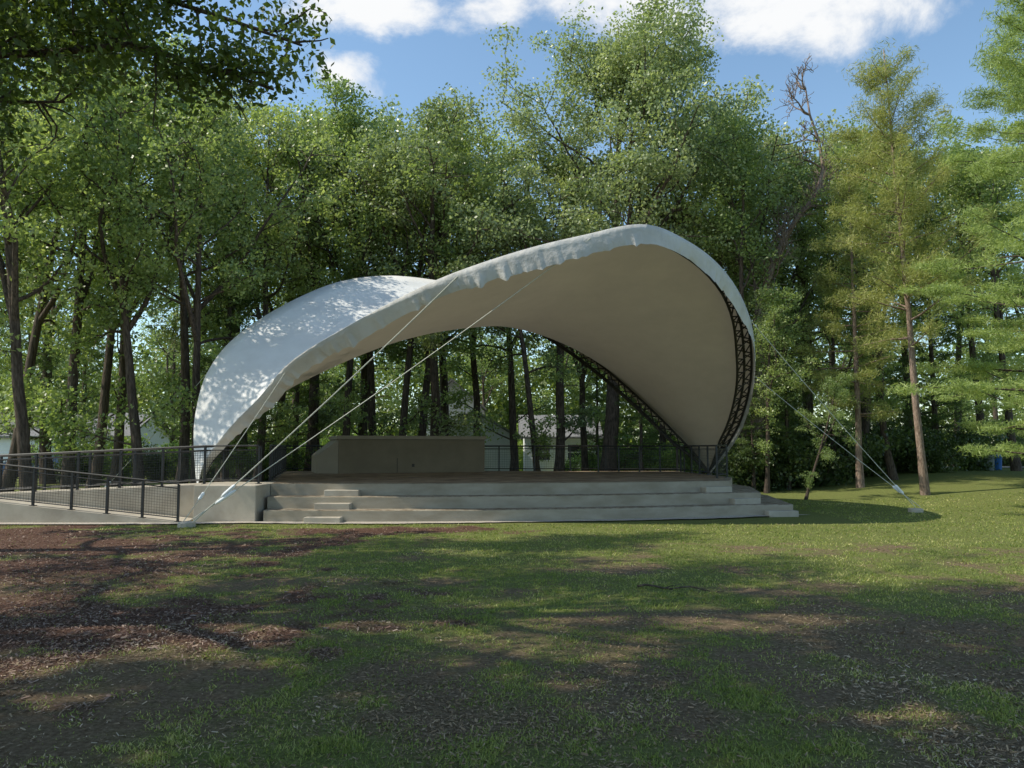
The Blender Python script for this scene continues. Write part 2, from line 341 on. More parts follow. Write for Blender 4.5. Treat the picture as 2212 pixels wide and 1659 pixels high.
outer=[front(s,1.66+.09*math.sin(s*9)+rg.uniform(-.07,.07)) for s in np.linspace(-.02,1.0,60)]+[front(1,1.3)+ax*1.9]
inner=[Vector((-17,20.9)),Vector((-9,20.9))]+inner; outer=[Vector((-17,20.35)),Vector((-9,20.4))]+outer
for i in range(len(inner)-1):
    mb.face([(*outer[i],.03),(*outer[i+1],.03),(*inner[i+1],.03),(*inner[i],.03)])
obj('gravel_path',mb.mesh('gravel_path',M_gravel),kind='structure',label='pale gravel strip around the stage foot',category='path')

ramp_o=empty('concrete_ramp',(-10,22,0),'switchback concrete access ramp with low walls','ramp')
mb=MB(); mb.prism([(-8.45,21.3),(-6.74,21.12),(-6.74,23.72),(-8.45,23.72)],-.1,.965); part('landing',mb,M_conc,ramp_o,bevel=.015)
mb=MB(); mb.prism([(-19,22.05),(-8.46,22.05),(-8.46,23.7),(-19,23.7)],-.1,lambda x,y:.96+(x+8.46)*.046); part('upper_run',mb,M_conc,ramp_o,bevel=.015)
def lowz(x,y): return max(.03,.03+(-8.6-x)*.108)
pl=[(-19+i*.65,20.85+.02*math.sin(i)) for i in range(17)]; pl=pl+[(x,21.98) for x,_ in pl[::-1]]
mb=MB(); mb.prism([(x,y) for x,y in pl],-.1,lowz); part('lower_run',mb,M_conc,ramp_o)

def fence(path,h,sp,label,ws=.07,grp='black railings around the stage',mesh=True,rr=.026):
    p0=path[0]; root=empty('metal_railing',(p0[0],p0[1],p0[2]),label,'railing',grp)
    P=[Vector(p) for p in path]
    rail=MB()
    for hh,r in ((h,rr),(h-.12,rr*.65),(.1,rr*.65)):
        rail.tube([p+Vector((0,0,hh)) for p in P],r,6)
    part('rail',rail,M_black,root)
    pm=MB(); pm.box(-.028,.028,-.028,.028,-.02,h-.02); pm.box(-.07,.07,-.07,.07,-.02,.012)
    pme=pm.mesh('post',M_black)
    wires=MB()
    for a,b in zip(P[:-1],P[1:]):
        Ld=(b-a).length; n=max(1,round(Ld/sp))
        for i in range(n+1):
            if i==0 and a is not P[0]: continue
            q=a.lerp(b,i/n); obj('post',pme,root,loc=q-Vector(p0))
        if mesh:
            m_=int(Ld/ws)
            for i in range(1,m_):
                q=a.lerp(b,i/m_); wires.tube([q+Vector((0,0,.1)),q+Vector((0,0,h-.12))],.0035,3,False)
            for j in range(1,int((h-.22)/ws)+1):
                wires.tube([a+Vector((0,0,.1+j*ws)),b+Vector((0,0,.1+j*ws))],.0035,3,False)
    if mesh: part('wire_mesh',wires,M_black,root)
    return root
def lz(x): return lowz(x,0)
fence([(-19,20.95,lz(-19)),(-14.5,20.95,lz(-14.5)),(-11.5,20.97,lz(-11.5)),(-8.7,20.95,.04)],.98,1.05,'black railing with wire mesh along the lower ramp')
uz=lambda x:.96+(x+8.46)*.046
fence([(-19,22.15,uz(-19)),(-8.5,22.15,.96),(-7.0,22.15,.97)],1.05,1.2,'black railing with wire mesh along the upper ramp')
fence([(-19,23.6,uz(-19)),(-8.5,23.6,.96),(-7.4,23.6,.965)],1.05,1.3,'black railing on the back side of the ramp')
fence([(-7.25,24.0,.966),(-9.75,34.4,.966)],1.07,1.3,'black railing along the stage side',.1,rr=.03)
fence([(-9.75,34.45,.966),(7.1,34.45,.966)],1.07,1.5,'black railing along the back of the stage',.1,rr=.035)
fence([(7.1,34.3,.966),(7.3,27.2,.966),(6.7,26.2,.966)],1.07,1.1,'black railing at the corner of the stage',.1,rr=.03)
fence([(3.6,33.4,.966),(7.0,33.2,.966)],1.07,.85,'black railing beside the stage stair',.1,rr=.03)

bx=empty('storage_box',(-4,32.5,.966),'large beige wooden storage box on the stage','box')
fl=Vector((-6.75,31.1)); d=Vector((.945,.327)).normalized(); bk=Vector((-d.y,d.x)); wl=5.95; dp=3.0
def quadp(o,a,b,e=0): 
    return [tuple(o-d*e-bk*e),tuple(o+d*(a+e)-bk*e),tuple(o+d*(a+e)+bk*(b+e)),tuple(o-d*e+bk*(b+e))]
mb=MB(); mb.prism(quadp(fl,wl,dp),.967,2.30); part('body',mb,M_paint,bx,bevel=.01)
mb=MB(); mb.prism(quadp(fl,wl,dp,.06),2.302,2.44); part('lid',mb,M_paint2,bx,bevel=.015)
o2=fl-d*.8+bk*.25; q=[o2,fl-d*.004+bk*.02,fl-d*.004+bk*2.7,o2+bk*2.2]
mb=MB(); mb.prism([tuple(p) for p in q],.967,lambda x,y:2.28-.62*max(0,min(1,(fl-Vector((x,y))).dot(d)/.8))); part('side_ramp',mb,M_paint2,bx,bevel=.01)
mb=MB(); q=[fl+d*2.3-bk*.012,fl+d*2.32-bk*.012,fl+d*2.32-bk*.002,fl+d*2.3-bk*.002]; mb.prism([tuple(p) for p in q],.98,1.55); part('hatch_seam',mb,M_truss,bx)
mb=MB(); q=[fl+d*(2.9)-bk*.03,fl+d*(3.0)-bk*.03,fl+d*(3.0)-bk*.002,fl+d*2.9-bk*.002]; mb.prism([tuple(p) for p in q],1.2,1.32,True); part('outlet_cover',mb,M_truss,bx)

# ------------------------------------------------------------ canopy
FR=[(-9.8,25,.45),(-9.17,23.8,1.51),(-8.01,22.76,2.58),(-7.03,22.1,3.34),(-5.91,21.23,4.28),(-4.2,20.67,5.19),(-2.82,20.32,5.86),(-1.49,20.1,6.42),(.285,20.06,7.01),(1.84,20.16,7.42),(3.44,20.45,7.80),(4.71,21.27,7.60),(5.87,22.37,7.19),(6.93,23.83,6.54),(7.8,25.56,5.66),(8.5,27.85,4.35),(8.72,30.02,2.96),(8.5,31.3,2.0),(8.0,32.5,1.0)]
BK=[(-9.8,25,.45),(-10.31,25.84,2.22),(-10.48,26.43,3.3),(-10.47,27.14,4.45),(-10.1,27.99,5.59),(-9.29,28.97,6.66),(-8.22,29.99,7.63),(-7.04,30.95,8.42),(-5.73,31.75,8.87),(-4.23,32.4,9.0),(-2.06,33,8.75),(-.12,33.2,8.05),(1.82,33.2,6.95),(3.77,33.25,5.55),(5.65,33.04,3.85),(7.1,32.76,2.3),(8.0,32.5,1.0)]
def spline(P,n,sm=6):
    P=np.array(P,float); Q=np.vstack([2*P[0]-P[1],P,2*P[-1]-P[-2]]); out=[]
    for i in range(1,len(Q)-2):
        p0,p1,p2,p3=Q[i-1:i+3]
        for t in np.linspace(0,1,16,endpoint=False):
            out.append(.5*((2*p1)+(-p0+p2)*t+(2*p0-5*p1+4*p2-p3)*t*t+(-p0+3*p1-3*p2+p3)*t**3))
    out.append(P[-1]); out=np.array(out)
    for _ in range(sm): out[1:-1]=(out[:-2]+2*out[1:-1]+out[2:])/4
    d=np.r_[0,np.cumsum(np.linalg.norm(np.diff(out,axis=0),axis=1))]; s=np.linspace(0,d[-1],n)
    return np.stack([np.interp(s,d,out[:,k]) for k in range(3)],-1)
NS=120
Fp=spline(FR,NS); Bp=spline(BK,NS); S=np.linspace(0,1,NS)
Lf=Fp[0]; Rf=Fp[-1]
def frame(P,apex,toward):
    Nv=np.cross(Rf-Lf,apex-Lf); Nv/=np.linalg.norm(Nv)
    if np.dot(Nv,toward)<0: Nv=-Nv
    T=np.gradient(P,axis=0); T/=np.linalg.norm(T,axis=1)[:,None]
    E=np.cross(Nv,T); mid=(Lf+Rf)/2+np.array([0,0,1.0])
    sg=np.sign(((mid-P)*E).sum(1)); E=E*np.where(sg==0,1,sg)[:,None]
    return E,np.tile(Nv,(len(P),1)),T
Ef,Nf,Tf=frame(Fp,np.array(FR[10]),np.array([0,1,1.0]))
Eb,Nb,Tb=frame(Bp,np.array(BK[8]),np.array([0.3,-1,.8]))
tap=np.clip(np.sin(np.pi*S)*4,.12,1)[:,None]
can=empty('tensile_canopy',(-1,27,0),'white tensile fabric canopy on curved lattice trusses over the stage','canopy')
cl_=np.array(can.location)
Fe=Fp+(.04*Ef+.05*Nf)*tap; Be=Bp
NT=30; kk=.56
Cc=Lf[None]*(1-S[:,None])+Rf[None]*S[:,None]
rows=[]
for j in range(NT+1):
    t=j/NT; f=math.cosh(math.pi*kk*(t-.5))/math.cosh(math.pi*kk*.5)
    rows.append(Cc+((Fe-Cc)*(1-t)+(Be-Cc)*t)*f)
rows.append(Bp+(.16*Eb-.22*Nb)*tap)
R=np.array(rows); V=(R-cl_).reshape(-1,3); idx=np.arange((NT+2)*NS).reshape(NT+2,NS)
F=np.stack([idx[:-1,:-1],idx[:-1,1:],idx[1:,1:],idx[1:,:-1]],-1).reshape(-1,4)
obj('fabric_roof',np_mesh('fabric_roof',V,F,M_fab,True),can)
# valance: crisp folded skirt hanging from the front edge
K=12
nV=NS*K; S2=np.linspace(0,NS-1,nV); r_=lambda A:np.stack([np.interp(S2,np.arange(NS),A[:,k]) for k in range(3)],-1)
P,E,Nv,T_,Edge=map(r_,(Fp,Ef,Nf,Tf,Fe)); tp=np.interp(S2,np.arange(NS),np.clip(np.sin(np.pi*S)*2.2,.12,1))[:,None]
s=S2/NS
dn=np.array([0,0,-1.0])[None]; D=dn-T_*(T_*dn).sum(1)[:,None]
D=D*.8+E*(.10+.28*(sst(.52,.60,s)*(1-sst(.66,.76,s))))[:,None]
le_=(1-sst(.16,.42,s))[:,None]; D=E*.92*le_+D*(1-le_)
rk=np.random.default_rng(8)
def knots(n,a):
    xk=np.sort(np.r_[0,1,rk.random(n)]); return np.interp(s,xk,rk.uniform(-a,a,len(xk)))[:,None]
pulse=np.zeros(nV)
for c0 in np.sort(rk.random(46)): pulse+=rk.uniform(.4,1)*np.clip(1-np.abs(s-c0)/.004,0,1)
pulse=pulse[:,None]
rt=(1-.6*sst(.68,.80,s))[:,None]
wv=(.43+knots(30,.05)+knots(90,.022)+.08*(1-sst(.4,.6,s))[:,None])*np.clip(.12+s*5.5,.12,1)[:,None]*rt
o1=.02+knots(70,.025); o2=.05+knots(110,.045)+knots(34,.035)+.07*pulse; o3=.08+knots(120,.055)+knots(34,.045)+.10*pulse
prof=[Edge,P-.01*E*tp-.01*Nv*tp,
      P+(wv*.25)*D-(.03+o1)*Nv*tp*rt,
      P+(wv*.60)*D-(.05+o2)*Nv*tp*rt,
      P+wv*D-(.05+o3)*Nv*tp*rt]
R=np.array(prof); idx=np.arange(5*nV).reshape(5,nV)
F=np.stack([idx[:-1,:-1],idx[:-1,1:],idx[1:,1:],idx[1:,:-1]],-1).reshape(-1,4)
obj('valance',np_mesh('valance',(R-cl_).reshape(-1,3),F,M_val,False),can)
def truss(P,E,Nv,h,b,o=0):
    mb=MB(); tp=np.clip(np.sin(np.pi*S)*5,.1,1)[:,None]; h=np.asarray(h)*np.ones(NS); h=h[:,None]
    c1=P+(.10*E+(.05 if b>0 else -.08)*Nv)*tp; c2=P+(h*E+o*Nv)*tp; c3=P+(h*.55*E+b*Nv)*tp
    for c in (c1,c2,c3): mb.tube([tuple(p) for p in c[::2]]+[tuple(c[-1])],.045,6)
    for i in range(2,NS-4,3):
        for a,b_ in ((c1,c2),(c2,c3),(c3,c1)):
            mb.tube([tuple(a[i]),tuple(b_[i+1])],.024,4,False); mb.tube([tuple(b_[i+1]),tuple(a[min(i+3,NS-1)])],.024,4,False)
    part('arch_truss',mb,M_truss,can)
truss(Fp,Ef,Nf,(.42+.20*sst(.64,.78,S))*np.clip(.3+S*5,.3,1),.10,.04); truss(Bp,Eb,Nb,.42,-.40,-.30)
for q in (Lf,Rf):
    mb=MB(); x,y,z=q; mb.tube([(x,y,-.05),(x,y,z-.35),(x,y,z-.3)],[.35,.3,.3],12); part('concrete_footing',mb,M_conc,can)
    mb=MB(); mb.tube([(x,y,z-.32),(x,y,z-.2),(x,y,z+.12)],[.25,.12,.09],10); part('base_hinge',mb,M_truss,can)
def cable(a,b,r=.017,tb=.12):
    a=Vector(a); b=Vector(b); mb=MB(); n=10
    pts=[]
    for i in range(n+1):
        t=i/n; p=a.lerp(b,t); p.z-=.12*4*t*(1-t)*(b-a).length/14; pts.append(p)
    mb.tube(pts,r,6); c=part('cable',mb,M_cable,can)
    mb=MB(); p=pts[0].lerp(pts[1],tb*5); q=pts[0].lerp(pts[1],tb*5+.5)
    mb.tube([p,p.lerp(q,.15),p.lerp(q,.85),q],[.02,.045,.045,.02],8); o=obj('turnbuckle',mb.mesh('turnbuckle',M_side,False,tuple(can.location)),c)
Al=Vector((-8.1,20.05,.08)); Ar=Vector((12.3,24.5,.15))
def fp(px): 
    i=int(np.argmin(np.abs(Fp[:60+50,0]-px))); return tuple(Fp[i]+.05*Ef[i]-.12*Nf[i])
cable(Al+Vector((.12,0,0)),fp(-1.5),.016,.22); cable(Al+Vector((-.02,0,0)),fp(2.1),.012,.14); cable(Al+Vector((-.15,.1,0)),fp(-6.2),.011,.3)
i=int(np.argmin(np.abs(Fp[:,2]-6.0)+(Fp[:,0]<5)*50)); cable(Ar,tuple(Fp[i]),.012,.14)
i=int(np.argmin(np.abs(Fp[:,2]-4.5)+(Fp[:,0]<5)*50)); cable(Ar+Vector((.2,.1,0)),tuple(Fp[i]),.010,.2)
cable((-16,31,.1),tuple(Bp[int(NS*.24)]),.012,.1)
cable((11.5,38,.1),tuple(Bp[int(NS*.7)]),.012,.1)
for q in (Al,Ar):
    mb=MB(); mb.tube([(q.x,q.y,-.05),(q.x,q.y,.1),(q.x,q.y,.12)],[.22,.22,.18],10); part('anchor_block',mb,M_conc,can)

# ------------------------------------------------------------ trees
def nrmz(v): v=np.asarray(v,float); return v/max(np.linalg.norm(v),1e-9)
def leaves(C,count,sig,leaf,rng,mat,name,asp=.6,up=.5,flat=.65):
    cs=[]
    for c in C:
        n=int(count*rng.uniform(.5,1.4)); s=sig*rng.uniform(.7,1.25)
        d=rng.normal(size=(n,3)); d/=np.linalg.norm(d,axis=1)[:,None]; r=rng.random(n)**.5
        cs.append(np.asarray(c)+d*r[:,None]*np.array([s,s,s*flat])*1.6)
    c=np.vstack(cs); n=len(c)
    nr=rng.normal(size=(n,3))+np.array([0,0,up]); nr/=np.linalg.norm(nr,axis=1)[:,None]
    t=rng.normal(size=(n,3)); t-=nr*(t*nr).sum(1)[:,None]; t/=np.linalg.norm(t,axis=1)[:,None]; b=np.cross(nr,t)
    s=(leaf*rng.uniform(.6,1.3,n))[:,None]*.5
    V=np.stack([c+t*s,c+b*s*asp,c-t*s,c-b*s*asp],1).reshape(-1,3)
    return np_mesh(name,V,np.arange(n*4).reshape(-1,4),mat)
def walk(rng,start,dirv,L,n,jit,up=0.0):
    p=np.array(start,float); d=nrmz(dirv); pts=[p.copy()]
    for i in range(n):
        d=nrmz(d+rng.normal(0,jit,3)+np.array([0,0,up])); p=p+d*L/n; pts.append(p.copy())
    return np.array(pts)
def gen_tree(seed,H,r0,cb,cr,nl,count=100,leaf=.22,sig=.6,mat=None,bark=None,wob=.02,extra=(),zmin=None,shape=1.0,low=0,sub=5,excl=None,forks=0,ek=6):
    rng=np.random.default_rng(seed); mb=MB(); n=12
    tr=[np.zeros(3)]; off=np.zeros(2); dr=rng.normal(0,wob,2)
    for i in range(1,n+1):
        dr=dr*.8+rng.normal(0,wob,2); off=off+dr*H/n*1.2; tr.append(np.array([off[0],off[1],H*.93*i/n]))
    tr=np.array(tr); tt=np.linspace(0,1,n+1); rad=r0*(1-.9*tt)**.8; rad[0]*=1.35; rad=np.maximum(rad,.03)
    mb.tube([tuple(p) for p in np.vstack([tr[:1]-[0,0,.3],tr])],[rad[0]*1.1]+list(rad),10)
    def at(t): return np.array([np.interp(t*(n),np.arange(n+1),tr[:,k]) for k in range(3)]), np.interp(t*n,np.arange(n+1),rad)
    C=[]
    def limb(start,dv,L,rl,subn,up=.06,f0=.3,sl0=1):
        pts=walk(rng,start,dv,L,7,.16,up)
        mb.tube([tuple(p) for p in pts],list(np.linspace(rl,.02,8)),6,False)
        for s in range(subn):
            f=f0+(.98-f0)*(s+rng.random())/subn; i=min(int(f*7),6); q=pts[i]+(pts[i+1]-pts[i])*(f*7-i)
            dd=nrmz(pts[i+1]-pts[i]); side=nrmz(np.cross(dd,rng.normal(size=3)))
            sl=L*rng.uniform(.22,.42)*sl0
            sp=walk(rng,q,dd*.6+side,sl,4,.2,.05)
            mb.tube([tuple(p) for p in sp],list(np.linspace(max(rl*(1-f)*.6,.025),.012,5)),4,False)
            C.append(sp[-1]); C.append(sp[2]+rng.normal(0,.2,3))
            if rng.random()<.5: C.append(sp[3]+rng.normal(0,.5,3))
        C.append(pts[-1])
    for j in range(forks):
        t=rng.uniform(.32,.5); p,r=at(t); az=rng.uniform(0,6.28)
        limb(p,(math.cos(az)*.45,math.sin(az)*.45,1),H*(1-t)*.88,r*.75,9,.04,.35,.75)
    for j in range(nl):
        f=(j+rng.random()*.6)/nl; t=cb+(1-cb)*.97*f**.95; p,r=at(t)
        az=j*2.399+rng.uniform(-.4,.4); el=math.radians(12+52*f+rng.uniform(-10,12))
        Lm=cr*(.72+.38*math.sin(math.pi*min(f*1.05+.1,1)))*(1-.5*f*shape)*rng.uniform(.65,1.2)
        limb(p,(math.cos(az)*math.cos(el),math.sin(az)*math.cos(el),math.sin(el)),Lm,r*.5,sub)
    for j in range(low):
        t=rng.uniform(.12,cb); p,r=at(t); az=rng.uniform(0,6.28)
        limb(p,(math.cos(az),math.sin(az),rng.uniform(.1,.6)),cr*rng.uniform(.3,.6),r*.22,3)
    for e in extra: 
        e=spline(e,9,4)+np.vstack([np.zeros((1,3)),rng.normal(0,.09,(8,3))]); mb.tube([tuple(p) for p in e],list(np.linspace(.11,.02,len(e))),7,False)
        for i in range(2,len(e)):
            for k in range(ek):
                q=e[i-1]+(e[i]-e[i-1])*rng.random(); dd=nrmz(e[i]-e[i-1]); sp=walk(rng,q,dd*.5+rng.normal(0,.8,3)+[0,0,-.15],rng.uniform(.5,1.4),4,.25)
                mb.tube([tuple(p) for p in sp],list(np.linspace(.025,.008,5)),4,False); C.append(sp[-1]); C.append(sp[2])
    C.append(tr[-1]); C.append(tr[-1]+[0,0,H*.04])
    if zmin is not None: C=[c for c in C if c[2]>zmin]
    if excl is not None: C=[c for c in C if not excl(c)]
    wood=mb.mesh('trunk',bark or M_bark,True)
    return wood,leaves(C,count,sig,leaf,rng,mat,'crown')
def gen_pine(seed,H,r0,cb,cr,mat,bark,count=34,whorl=.62,drop=-.02,taper=.85,nb=5,sig=.3,needle=.2,skip=0.0,up=.0,asp=.16,flat=.4,zj=0.0):
    rng=np.random.default_rng(seed); mb=MB(); n=10
    off=np.cumsum(rng.normal(0,.012*H/n,(n+1,2)),axis=0); off[0]=0
    tr=np.column_stack([off,np.linspace(0,H,n+1)]); rad=np.maximum(r0*(1-np.linspace(0,1,n+1))**.75,.02); rad[0]*=1.25
    mb.tube([tuple(p) for p in np.vstack([tr[:1]-[0,0,.3],tr])],[rad[0]]+list(rad),9)
    C=[]; z=cb*H
    while z<H*.985:
        a0=rng.random()*6.28
        for b in range(nb):
            if rng.random()<skip: continue
            zz=min(z+rng.uniform(-zj,zj),H*.985); f=max(0,(zz/H-cb)/(1-cb)); p=np.array([np.interp(zz,tr[:,2],tr[:,0]),np.interp(zz,tr[:,2],tr[:,1]),zz])
            az=a0+b*6.283/nb+rng.uniform(-.3,.3); Lb=cr*((1-f)**taper*.95+.10)*rng.uniform(.5,1.2)*(min(1,.55+f*3))
            pts=walk(rng,p,(math.cos(az),math.sin(az),.12+.5*f+up+rng.uniform(-.1,.1)-zj*rng.uniform(-.3,.3)),Lb,5,.07+zj*.08,drop+.03)
            mb.tube([tuple(q) for q in pts],list(np.linspace(max(.02,.05*(1-f)),.008,6)),4,False)
            for k in range(int(3+Lb*3.0)):
                u=.25+.75*rng.random(); i=min(int(u*5),4); q=pts[i]+(pts[i+1]-pts[i])*(u*5-i)
                sd=nrmz(np.cross(pts[i+1]-pts[i],[0,0,1.0]))*rng.choice([-1,1])*rng.uniform(0,.28)*Lb*(1.15-u)
                C.append(q+sd+[0,0,rng.normal(0,.06+zj*.15)])
            C.append(pts[-1])
        z+=whorl*rng.uniform(.75,1.3)
    C.append(tr[-1])
    return mb.mesh('trunk',bark,True),leaves(C,count,sig,needle,rng,mat,'crown',asp=asp,up=.3,flat=flat)
def dead_tree(seed,path,r0):
    rng=np.random.default_rng(seed); mb=MB()
    tr=spline(path,16,2); rad=np.linspace(r0,.03,16); mb.tube([tuple(p) for p in tr],list(rad),9)
    def br(p,d,L,r,dep):
        pts=walk(rng,p,d,L,6,.28,.1); mb.tube([tuple(q) for q in pts],list(np.linspace(r,.012,7)),5,False)
        if dep>0:
            for k in range(5): i=rng.integers(2,6); br(pts[i],nrmz(pts[i]-pts[i-1])+rng.normal(0,.7,3),L*.55,r*.45,dep-1)
    for j in range(20):
        i=7+j%9; az=rng.uniform(0,6.28); br(tr[i],(math.cos(az),math.sin(az)*.5,rng.uniform(.2,.9)),rng.uniform(1.6,3.4)*(1-.03*i),.055,2)
    return mb.mesh('trunk',M_dead,True)
def gen_shrub(seed,h,r,mat):
    rng=np.random.default_rng(seed); mb=MB(); C=[]
    for j in range(11):
        az=rng.uniform(0,6.28); sp=walk(rng,(0,0,-.1),(math.cos(az)*rng.uniform(.1,.9)*r/h,math.sin(az)*rng.uniform(.1,.9)*r/h,1),h*rng.uniform(.6,1.05),6,.15)
        mb.tube([tuple(p) for p in sp],list(np.linspace(.03,.008,7)),4,False)
        for i in (1,2,3,4,5,6): C.append(sp[i]+rng.normal(0,.3,3)*[1,1,.4])
    return mb.mesh('stem',M_bark,True),leaves(C,75,.42,.15,rng,mat,'foliage')

def place(name,protos,pos,scale=1,rotz=None,tilt=(0,0),label='',cat='tree',grp=None,names=('trunk','crown')):
    me=random.choice(protos) if isinstance(protos,list) else protos
    z=float(gz(pos[0],pos[1]))-.03
    e=empty(name,(pos[0],pos[1],z),label,cat,grp)
    rz=random.uniform(0,6.28) if rotz is None else rotz
    e.rotation_euler=(tilt[1],tilt[0],0); e.scale=(scale,)*3
    for nm,mm in zip(names,me):
        if mm is None: continue
        o=obj(nm,mm,e); o.rotation_euler=(0,0,rz)
    return e
FT=[gen_tree(s,18.5,.22,.40,4.2,12,count=62,leaf=.18,sig=.47,mat=M_forest,wob=.028,low=2,shape=.5,forks=f) for s,f in ((1,1),(2,2),(3,1),(4,2),(5,2))]
OT=[gen_tree(s,19.0,.28,.42,5.4,14,count=74,leaf=.18,sig=.52,mat=M_oak,wob=.035,low=1,shape=.5,forks=2) for s in (11,12)]
BIG=gen_tree(27,22.4,.42,.42,8.6,30,count=125,leaf=.18,sig=.66,mat=M_oak,wob=.03,shape=.45,sub=7,forks=3)
WP=[gen_pine(31,17,.2,.16,3.4,M_dpine,M_bark,count=36,whorl=.8,zj=.3),gen_pine(32,15,.2,.10,3.2,M_dpine,M_bark,count=36,whorl=.8,zj=.3)]
NP=gen_pine(35,20,.28,.08,6.0,M_wpine,M_bark,count=88,whorl=1.15,sig=.32,needle=.2,asp=.13,flat=.3,zj=.18,skip=.05)
RP=gen_pine(41,17.6,.15,.34,3.1,M_rpine,M_rbark,count=75,whorl=.6,sig=.29,needle=.2,asp=.12,skip=.32,up=.1,taper=.5,zj=.4,flat=.8)
RP2=gen_pine(42,14.5,.16,.25,3.0,M_rpine,M_rbark,count=60,whorl=.7,sig=.28,needle=.2,asp=.13,skip=.22,taper=.6,up=-.15,zj=.35,flat=.6)
SH=[gen_shrub(s,2.6,1.8,M_shrub) for s in (51,52)]
SHD=[gen_shrub(s,2.6,1.8,M_shrubd) for s in (54,55)]
G1='trees of the wood behind the stage'
LF='tall slender leafy tree with dark trunk in the wood'
def T(px,d): return ((px-1106)/1720*d,d)
for px,d,sc,tl in [(75,27,.98,-.12),(155,31,1.04,.0),(205,36,1.08,.05),(305,28.5,.92,-.13),(395,33,1.02,.05),(255,41,1.15,0),(560,38,1.03,.03),(20,35,1.1,.1),
    (740,40,1.0,0),(810,42,1.07,-.03),(855,39.5,1.0,.05),(905,41,1.04,.08),(1035,44,1.06,-.08),(1110,42,1.04,0),(1165,38.5,.8,-.14),(1265,43,.9,-.02),(1430,44,.95,.04),(1520,41,1.02,0),
    (1605,37.5,.9,.0),(1660,39.0,.72,-.05),(1850,41,.98,.05),(1925,37,.76,-.05),(2110,45,1.05,0),(2190,42,.95,-.1),(1740,47,1.03,0),(1795,38.5,.66,.05),(1960,46,1.08,0),(2060,50,1.1,0),(2230,46,1,0),(-40,30,1,0),(-90,40,1,0),
    (480,44,1.12,.03),(600,46,1.15,.05),(690,44,1.10,-.05),(430,29.5,.85,-.08),(1690,44,1.0,.02),(1590,45,1.12,0),(1652,34.8,.48,.03)]:
    place('leafy_tree',FT,T(px,d),sc*random.uniform(.97,1.04),tilt=(tl,random.uniform(-.03,.03)),label=LF,grp=G1)
place('leafy_tree',FT[0],T(1735,30.5),.27,tilt=(.28,0),label='small leaning leafy tree at the lawn edge',grp=G1)
for px,d,sc in [(935,38.5,.97),(1205,40.5,.97),(670,42,1.05),(530,41,1.08),(110,44,1.15),(1560,43,1.1),(1750,44,.95),(790,46,1.12),(1850,46,1.05),(960,47,1.1)]:
    place('oak_tree',OT,T(px,d),sc,tilt=(random.uniform(-.05,.05),0),label='broad oak with spreading crown in the wood',grp='oaks of the wood')
place('oak_tree',BIG,T(1310,39.5),.95,rotz=.4,label='tallest oak rising behind the canopy with forked limbs',grp='oaks of the wood')
for i in range(12):
    a=-40+80*(i+.5)/12+random.uniform(-1.5,1.5); d=random.uniform(54,68); x=math.tan(math.radians(a))*d
    if -14<x<9 : d=random.uniform(72,80); x=math.tan(math.radians(a))*d
    place('leafy_tree',FT,(x,d),random.uniform(.85,1.0),label=LF,grp=G1)
for px,d,sc in [(490,35,.9),(640,42,.8),(1385,38.5,.5),(60,42,.9),(1480,47,.85),(1700,41,.65),(1900,45,.85),(2020,42,.85),(180,47,.9),(1290,47,.6),(1625,35.6,.42),(1700,36.5,.45)]:
    place('pine_tree',WP,T(px,d),sc,label='dark layered pine among the leafy trees',grp='dark pines of the wood')
place('pine_tree',NP,(17.0,24.4),.95,label='soft bright green white pine with sweeping boughs')
place('pine_tree',NP,(22.5,33),1.15,rotz=2,label='tall white pine behind the lawn edge')
place('pine_tree',RP,(15.7,30.5),1.0,tilt=(-.05,0),rotz=1,label='tall thin red pine with bare pinkish trunk')
place('pine_tree',RP2,(15.2,35.0),.95,rotz=3,label='yellowish red pine with drooping needles')
dt=empty('dead_tree',(11.5,37.6,0),'bare dead tree with twisted pale branches','tree'); dt.scale=(1.06,1.06,1.06)
obj('trunk',dead_tree(61,[(0,0,-.1),(.2,.1,4),(.5,.3,8),(1.0,.4,10),(2.0,.5,12),(3.4,.4,13.9),(3.5,.6,15.8),(3.0,.5,17.4),(2.9,.6,18.6)],.30),dt)
for i in range(56):
    a=-37+74*(i+.5)/56+random.uniform(-.8,.8); d=random.uniform(40,60); x=math.tan(math.radians(a))*d
    if -11<x<6: continue
    if x>15: d+=2
    place('shrub',SH+SHD if x<0 else SHD+SH[:1],(x,d),random.uniform(.6,1.2),label='green undergrowth shrub under the trees',cat='shrub',grp='undergrowth shrubs',names=('stem','foliage'))
for px,d,sc in [(560,44,.8),(640,48,1.1),(700,50,1.0),(760,52,1.2),(820,54,1.3),(870,53,1.0),(1150,64,1.5),(1230,50,.6),(1290,48,.9),(1330,42,.9),(1400,44,1),(1460,40,1)]:
    place('shrub',SH,T(px,d),sc,label='sunlit green undergrowth shrub behind the stage',cat='shrub',grp='undergrowth shrubs',names=('stem','foliage'))
for px,d,sc in [(1600,36.5,1.1),(1650,37,1.2),(1700,38,1.3),(1760,38,1.4),(1810,40,1.3),(1880,41,1.3),(1640,42,1.5),(1940,42,1.3),(2010,40,1.0),(2090,43,1.2)]:
    place('shrub',SHD,T(px,d),sc,label='dark shaded undergrowth shrub',cat='shrub',grp='undergrowth shrubs',names=('stem','foliage'))
def nofr(c): 
    X_,Y_,Z_=c[0]-10.6,c[1]+8.6,c[2]
    if Y_<2: return False
    u=X_/Y_; v=(Z_-1.95)/Y_
    return (u>-.275 and v<.62) or (v<.44 and u>-.62)
